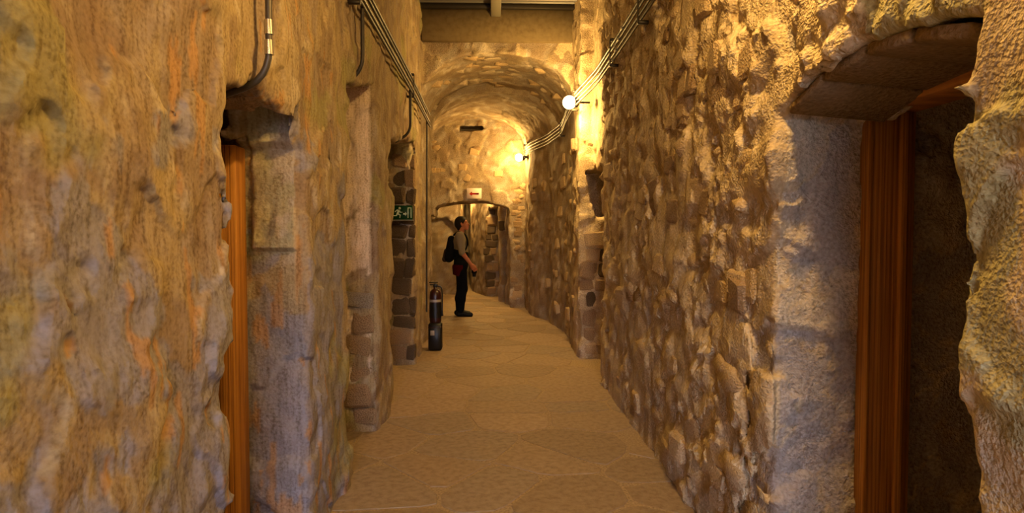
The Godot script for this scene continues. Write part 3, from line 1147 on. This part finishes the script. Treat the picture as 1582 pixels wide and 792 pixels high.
func build_signs() -> void:
	var p := hit(P(-0.34, 2.20, 12.0), Vector3.FORWARD)
	var a := thing("arrow_sign", "white sign with a red arrow pointing left above the low archway", "sign", Vector3(-0.34, 2.21, p.z + 0.05))
	part("panel", box_mesh(Vector3(0.285, 0.20, 0.02), 0.004), M.sign_white, a)
	part("arrow", flat_shape([Vector2(-0.095, 0), Vector2(-0.04, 0.042), Vector2(-0.04, 0.016), Vector2(0.09, 0.016), Vector2(0.09, -0.016), Vector2(-0.04, -0.016), Vector2(-0.04, -0.042)], 0.004), M.sign_red, a, Transform3D(Basis.IDENTITY, Vector3(0, -0.005, 0.010)))
	var q := thing("exit_sign", "small green and white escape sign with a running figure in the dark left opening", "sign", P(-0.945, 1.665, 6.86))
	part("panel", box_mesh(Vector3(0.225, 0.15, 0.02), 0.003), M.sign_green, q)
	part("rim", box_mesh(Vector3(0.235, 0.012, 0.024), 0.003, Vector3(0, -0.078, 0)), M.sign_edge, q)
	part("mounting_plate", box_mesh(Vector3(0.10, 0.10, 0.19), 0.004, Vector3(0, 0, -0.105)), M.strap_steel, q)
	var f := 0.0105
	var fig := part("running_figure", flat_shape([Vector2(-0.075, 0.012), Vector2(-0.052, 0.034), Vector2(-0.026, 0.030), Vector2(-0.012, 0.010), Vector2(0.006, 0.010), Vector2(0.006, 0.002), Vector2(-0.018, 0.0), Vector2(-0.026, 0.010), Vector2(-0.032, -0.008), Vector2(-0.012, -0.022), Vector2(-0.018, -0.055), Vector2(-0.027, -0.055), Vector2(-0.024, -0.028), Vector2(-0.045, -0.018), Vector2(-0.056, -0.036), Vector2(-0.088, -0.036), Vector2(-0.088, -0.027), Vector2(-0.063, -0.026), Vector2(-0.046, 0.018), Vector2(-0.053, 0.022), Vector2(-0.068, 0.006)], 0.003), M.sign_figure, q, Transform3D(Basis.IDENTITY, Vector3(0, 0, f)))
	part("figure_head", lathe([Vector2(0, 0), Vector2(0.013, 0), Vector2(0.013, 0.003), Vector2(0, 0.003)], 14), M.sign_figure, fig, Transform3D(Basis(Vector3.RIGHT, PI / 2), Vector3(-0.024, 0.047, 0)))
	part("doorway_mark", flat_shape([Vector2(0.060, -0.055), Vector2(0.060, 0.055), Vector2(0.100, 0.055), Vector2(0.100, -0.055), Vector2(0.092, -0.055), Vector2(0.092, 0.047), Vector2(0.068, 0.047), Vector2(0.068, -0.055)], 0.003), M.sign_figure, q, Transform3D(Basis.IDENTITY, Vector3(0, 0, f)))
	part("arrow", flat_shape([Vector2(0.052, 0), Vector2(0.034, 0.022), Vector2(0.034, 0.008), Vector2(0.014, 0.008), Vector2(0.014, -0.008), Vector2(0.034, -0.008), Vector2(0.034, -0.022)], 0.003), M.sign_figure, q, Transform3D(Basis.IDENTITY, Vector3(0, -0.012, f)))


func build_extinguisher() -> void:
	var s := thing("extinguisher_stand", "black pedestal stand on the floor by the left end of the vault", "stand", P(-0.70, 0.008, 8.0))
	part("pedestal", box_mesh(Vector3(0.165, 0.34, 0.165), 0.02, Vector3(0, 0.17, 0)), M.black_rubber, s)
	part("band", box_mesh(Vector3(0.169, 0.03, 0.169), 0.012, Vector3(0, 0.29, 0)), M.extinguisher_red, s)
	part("label_plate", box_mesh(Vector3(0.05, 0.06, 0.004), 0.001, Vector3(-0.03, 0.22, 0.084)), M.label_paper, s)
	var e := thing("fire_extinguisher", "dark red fire extinguisher standing on the black pedestal", "fire extinguisher", P(-0.70, 0.35, 8.0))
	part("cylinder", lathe([Vector2(0, 0), Vector2(0.068, 0), Vector2(0.068, 0), Vector2(0.073, 0.02), Vector2(0.073, 0.33), Vector2(0.066, 0.375), Vector2(0.045, 0.405), Vector2(0.022, 0.415), Vector2(0.022, 0.435), Vector2(0, 0.435)], 28), M.extinguisher_red, e)
	part("label_band", lathe([Vector2(0.0735, 0.255), Vector2(0.0742, 0.255), Vector2(0.0742, 0.255), Vector2(0.0742, 0.285), Vector2(0.0742, 0.285), Vector2(0.0735, 0.285)], 28), M.label_paper, e)
	part("dark_sleeve", lathe([Vector2(0.0735, 0.06), Vector2(0.0745, 0.06), Vector2(0.0745, 0.06), Vector2(0.0745, 0.24), Vector2(0.0745, 0.24), Vector2(0.0735, 0.24)], 28), M.black_rubber, e)
	part("valve", box_mesh(Vector3(0.05, 0.05, 0.04), 0.008, Vector3(0, 0.455, 0)), M.black_rubber, e)
	part("lever", box_mesh(Vector3(0.11, 0.014, 0.022), 0.004, Vector3(-0.02, 0.492, 0)), M.black_rubber, e)
	part("lever", box_mesh(Vector3(0.10, 0.012, 0.022), 0.004, Vector3(-0.02, 0.465, 0)), M.strap_steel, e)
	part("hose", tube(bent([Vector3(0.02, 0.45, 0), Vector3(0.075, 0.44, 0), Vector3(0.088, 0.36, 0.01), Vector3(0.085, 0.15, 0.02)], 0.05), 0.009), M.black_rubber, e)
	part("nozzle", lathe([Vector2(0, 0), Vector2(0.016, 0), Vector2(0.016, 0), Vector2(0.010, 0.07), Vector2(0, 0.07)], 14), M.black_rubber, e, Transform3D(Basis.IDENTITY, Vector3(0.085, 0.08, 0.02)))

# ------------------------------------------------------------------ the visitor

var bones: Array = []
var bone_k := 0.03
var cuts: Array = []
var grow := 0.0

func bone_d(p: Vector3) -> float:
	var r := 9.0
	for b in bones:
		var a: Vector3 = b[0]
		var ab: Vector3 = b[1] - a
		var t := clampf((p - a).dot(ab) / maxf(ab.length_squared(), 1e-9), 0, 1)
		var q := p - a - ab * t
		if b.size() > 4: q = q / (b[4] as Vector3)
		var dd := q.length() - lerpf(b[2], b[3], t)
		if b.size() > 4: dd *= minf(b[4].x, minf(b[4].y, b[4].z))
		var h := maxf(bone_k - absf(r - dd), 0.0)
		r = minf(r, dd) - h * h / (4.0 * bone_k)
	return r


func bone_field(p: Vector3) -> float:
	var f := bone_d(p) - grow
	for c in cuts:
		f = maxf(f, (c as Plane).distance_to(p))
	return f


func figure_mesh(o: Soup, list: Array, lo: Vector3, hi: Vector3, cell: float, k: float, g := 0.0, planes: Array = []) -> void:
	bones = list
	bone_k = k
	grow = g
	cuts = planes
	carve(o, lo, hi, cell, bone_field, bone_field, null, 0.06)


func build_person() -> void:
	# faces +x; the right side is towards the viewer (+z); origin between the feet
	var man := thing("person", "person in a pale shirt and dark trousers standing in profile, looking up at the vault", "person", P(-0.54, 0.008, 11.3))
	var hip := Vector3(0.0, 0.90, 0)
	var chest := Vector3(-0.01, 1.27, 0)
	var neck := Vector3(0.0, 1.44, 0)
	var torso := [[hip + Vector3(0, 0.0, 0.07), hip + Vector3(0, 0.0, -0.07), 0.105, 0.105], [hip + Vector3(0.005, 0.12, 0), chest, 0.115, 0.12, Vector3(0.95, 1, 1.2)], [chest + Vector3(0, 0.05, 0.10), chest + Vector3(0, 0.05, -0.10), 0.095, 0.095], [neck + Vector3(-0.01, -0.03, 0.15), neck + Vector3(-0.01, -0.03, -0.15), 0.052, 0.052]]
	var legs := []
	for s in [1, -1]:
		var z: float = 0.085 * s
		var fx: float = 0.02 * s
		legs.append([Vector3(0, 0.86, z), Vector3(0.02 + fx, 0.48, z), 0.088, 0.058])
		legs.append([Vector3(0.02 + fx, 0.48, z), Vector3(-0.015 + fx, 0.30, z), 0.056, 0.055])
		legs.append([Vector3(-0.015 + fx, 0.30, z), Vector3(-0.02 + fx, 0.08, z), 0.055, 0.036])
	var feet := []
	for s in [1, -1]:
		var z: float = 0.085 * s
		var fx: float = 0.02 * s - 0.02
		feet.append([Vector3(fx - 0.035, 0.045, z), Vector3(fx + 0.05, 0.05, z), 0.040, 0.042])
		feet.append([Vector3(fx + 0.05, 0.042, z), Vector3(fx + 0.17, 0.030, z + 0.012 * s), 0.040, 0.029])
	# near arm hangs bent a little forward, far arm the same
	var arms := []
	var hands := []
	for s in [1, -1]:
		var sh := Vector3(-0.01, 1.395, 0.195 * s)
		var el := Vector3(0.03, 1.11, 0.235 * s)
		var wr := Vector3(0.185 if s > 0 else 0.15, 0.905, 0.215 * s)
		arms.append([sh, el, 0.055, 0.041])
		arms.append([el, wr, 0.042, 0.027])
		var fd := (wr - el).normalized()
		var palm := wr + fd * 0.05
		hands.append([wr, palm + fd * 0.03, 0.025, 0.028, Vector3(1, 1, 0.75)])
		hands.append([wr, palm + fd * 0.035 + Vector3(0.018, 0.012, 0), 0.022, 0.02])
		hands.append([wr, palm + fd * 0.035 - Vector3(0.018, 0.012, 0), 0.022, 0.02])
		for q in 4:
			var off := Vector3(0.024 - 0.016 * q, 0.018 - 0.012 * q, 0)
			var l: float = [0.040, 0.046, 0.043, 0.034][q]
			var a := palm + fd * 0.04 + off
			var b := a + (fd + Vector3(0, 0, -0.35 * s)).normalized() * l
			var c := b + (fd * 0.3 + Vector3(-0.2, 0, -1.0 * s)).normalized() * l * 0.75
			hands.append([a, b, 0.0095, 0.009])
			hands.append([b, c, 0.009, 0.0075])
		var ta := wr + fd * 0.03 + Vector3(0.022, 0.015, 0)
		var tb := ta + Vector3(0.030, -0.012, -0.008 * s)
		hands.append([ta, tb, 0.012, 0.010])
		hands.append([tb, tb + Vector3(0.012, -0.024, -0.012 * s), 0.010, 0.008])
	var hc := Vector3(0.025, 1.60, 0)
	var up := Basis(Vector3(0, 0, 1), 0.22)
	var head := [[neck + Vector3(-0.005, -0.02, 0), neck + Vector3(0.01, 0.09, 0), 0.056, 0.052], [hc + up * Vector3(-0.02, 0.035, 0), hc + up * Vector3(-0.005, 0.03, 0), 0.093, 0.09, Vector3(1, 1, 0.85)], [hc + up * Vector3(0.035, -0.03, 0), hc + up * Vector3(0.055, -0.085, 0), 0.062, 0.036, Vector3(1, 1, 0.85)],
		[hc + up * Vector3(0.085, 0.005, 0), hc + up * Vector3(0.108, -0.03, 0), 0.010, 0.015], [hc + up * Vector3(0.083, -0.058, 0.012), hc + up * Vector3(0.083, -0.058, -0.012), 0.011, 0.011], [hc + up * Vector3(0.082, -0.072, 0.010), hc + up * Vector3(0.082, -0.072, -0.010), 0.011, 0.011], [hc + up * Vector3(0.075, 0.028, 0.03), hc + up * Vector3(0.075, 0.028, -0.03), 0.016, 0.016]]
	for s in [1, -1]:
		head.append([hc + up * Vector3(-0.012, 0.015, 0.082 * s), hc + up * Vector3(-0.006, -0.025, 0.078 * s), 0.020, 0.013, Vector3(1, 1, 0.5)])
	var body := Soup.new()
	figure_mesh(body, torso + legs + feet + arms + head.slice(0, 1), Vector3(-0.3, -0.05, -0.36), Vector3(0.42, 1.56, 0.36), 0.013, 0.035)
	figure_mesh(body, head, Vector3(-0.14, 1.40, -0.14), Vector3(0.22, 1.80, 0.14), 0.005, 0.018)
	figure_mesh(body, hands.slice(0, hands.size() / 2), Vector3(0.1, 0.72, 0.13), Vector3(0.34, 0.96, 0.30), 0.004, 0.008)
	figure_mesh(body, hands.slice(hands.size() / 2), Vector3(0.06, 0.72, -0.30), Vector3(0.32, 0.96, -0.13), 0.004, 0.008)
	part("body", body.mesh(), M.skin, man)
	var sh := Soup.new()
	figure_mesh(sh, torso + [arms[0], arms[2]], Vector3(-0.3, 0.78, -0.36), Vector3(0.34, 1.52, 0.36), 0.011, 0.04, 0.016, [Plane(Vector3(0, -1, 0), -0.86), Plane(Vector3(-0.15, 1, 0).normalized(), 1.455)])
	part("shirt", sh.mesh(), M.shirt_cloth, man)
	var tr := Soup.new()
	figure_mesh(tr, [torso[0]] + legs, Vector3(-0.3, -0.02, -0.3), Vector3(0.3, 1.1, 0.3), 0.011, 0.03, 0.020, [Plane(Vector3(0, 1, 0), 1.0), Plane(Vector3(0, -1, 0), -0.045)])
	part("trousers", tr.mesh(), M.denim, man)
	var vest := Soup.new()
	figure_mesh(vest, torso, Vector3(-0.3, 0.78, -0.3), Vector3(0.3, 1.3, 0.3), 0.011, 0.04, 0.022, [Plane(Vector3(0, -1, 0), -0.84), Plane(Vector3(0.25, 1, 0).normalized(), 1.11)])
	part("dark_pullover", vest.mesh(), M.dark_knit, man)
	var jk := Soup.new()
	figure_mesh(jk, [torso[0], [hip + Vector3(-0.03, -0.05, 0.09), hip + Vector3(-0.05, -0.22, 0.085), 0.095, 0.06], [hip + Vector3(-0.03, -0.05, -0.09), hip + Vector3(-0.05, -0.22, -0.085), 0.095, 0.06]], Vector3(-0.3, 0.5, -0.3), Vector3(0.3, 1.1, 0.3), 0.011, 0.03, 0.024, [Plane(Vector3(0, 1, 0), 0.90), Plane(Vector3(-0.3, -1, 0).normalized(), -0.66), Plane(Vector3(1, 0, 0), 0.045)])
	part("tied_jacket", jk.mesh(), M.red_cloth, man)
	var hr := Soup.new()
	figure_mesh(hr, [[hc + up * Vector3(-0.025, 0.04, 0), hc + up * Vector3(-0.01, 0.04, 0), 0.096, 0.093, Vector3(1, 1, 0.88)], [hc + up * Vector3(-0.07, 0.0, 0), hc + up * Vector3(-0.06, -0.07, 0), 0.055, 0.04, Vector3(1, 1, 1.2)]], Vector3(-0.2, 1.42, -0.15), Vector3(0.2, 1.8, 0.15), 0.006, 0.03, 0.008, [Plane(up * Vector3(0.72, -0.69, 0).normalized(), (up * Vector3(0.72, -0.69, 0).normalized()).dot(hc + up * Vector3(0.03, 0.015, 0)))])
	part("hair", hr.mesh(), M.hair, man)
	for k in 2:
		var so := Soup.new()
		figure_mesh(so, feet.slice(k * 2, k * 2 + 2), Vector3(-0.2, -0.03, -0.2), Vector3(0.3, 0.16, 0.2), 0.008, 0.02, 0.012, [Plane(Vector3(0, -1, 0), -0.0)])
		part("shoe", so.mesh(), M.shoe_leather, man)
	var bp := thing("backpack", "dark backpack worn on the back of the person under the vault", "backpack", P(-0.54, 0.008, 11.3))
	var pk := Soup.new()
	figure_mesh(pk, [[Vector3(-0.205, 1.02, 0.075), Vector3(-0.165, 1.34, 0.06), 0.085, 0.06], [Vector3(-0.205, 1.02, -0.075), Vector3(-0.165, 1.34, -0.06), 0.085, 0.06]], Vector3(-0.4, 0.85, -0.25), Vector3(0.0, 1.5, 0.25), 0.011, 0.09, 0.0, [Plane(Vector3(1, 0, 0), -0.118)])
	part("pack_bag", pk.mesh(), M.pack_cloth, bp)
	var po := Soup.new()
	figure_mesh(po, [[Vector3(-0.275, 0.99, 0.06), Vector3(-0.255, 1.14, 0.05), 0.05, 0.035], [Vector3(-0.275, 0.99, -0.06), Vector3(-0.255, 1.14, -0.05), 0.05, 0.035]], Vector3(-0.4, 0.85, -0.2), Vector3(-0.1, 1.3, 0.2), 0.010, 0.06)
	part("front_pocket", po.mesh(), M.pack_pocket, bp)
	for s in [1, -1]:
		part("strap", tube(bent([Vector3(-0.13, 1.40, 0.09 * s), Vector3(-0.03, 1.487, 0.10 * s), Vector3(0.10, 1.40, 0.11 * s), Vector3(0.125, 1.22, 0.12 * s), Vector3(0.02, 1.06, 0.165 * s), Vector3(-0.13, 1.0, 0.12 * s)], 0.09), 0.014), M.pack_cloth, bp)
	var cm := thing("handheld_camera", "small black camera held low in the hand of the person", "camera", P(-0.54 + 0.225, 0.818, 11.3 - 0.195))
	part("camera_body", box_mesh(Vector3(0.09, 0.08, 0.05), 0.01, Vector3(0.01, -0.015, -0.03)), M.camera_black, cm)
	part("lens", lathe([Vector2(0, 0), Vector2(0.03, 0), Vector2(0.03, 0), Vector2(0.03, 0.06), Vector2(0.03, 0.06), Vector2(0.024, 0.06), Vector2(0.024, 0.05), Vector2(0, 0.05)], 20), M.camera_black, cm, Transform3D(Basis(Vector3(0, 0, 1), PI), Vector3(0.01, -0.055, -0.03)))
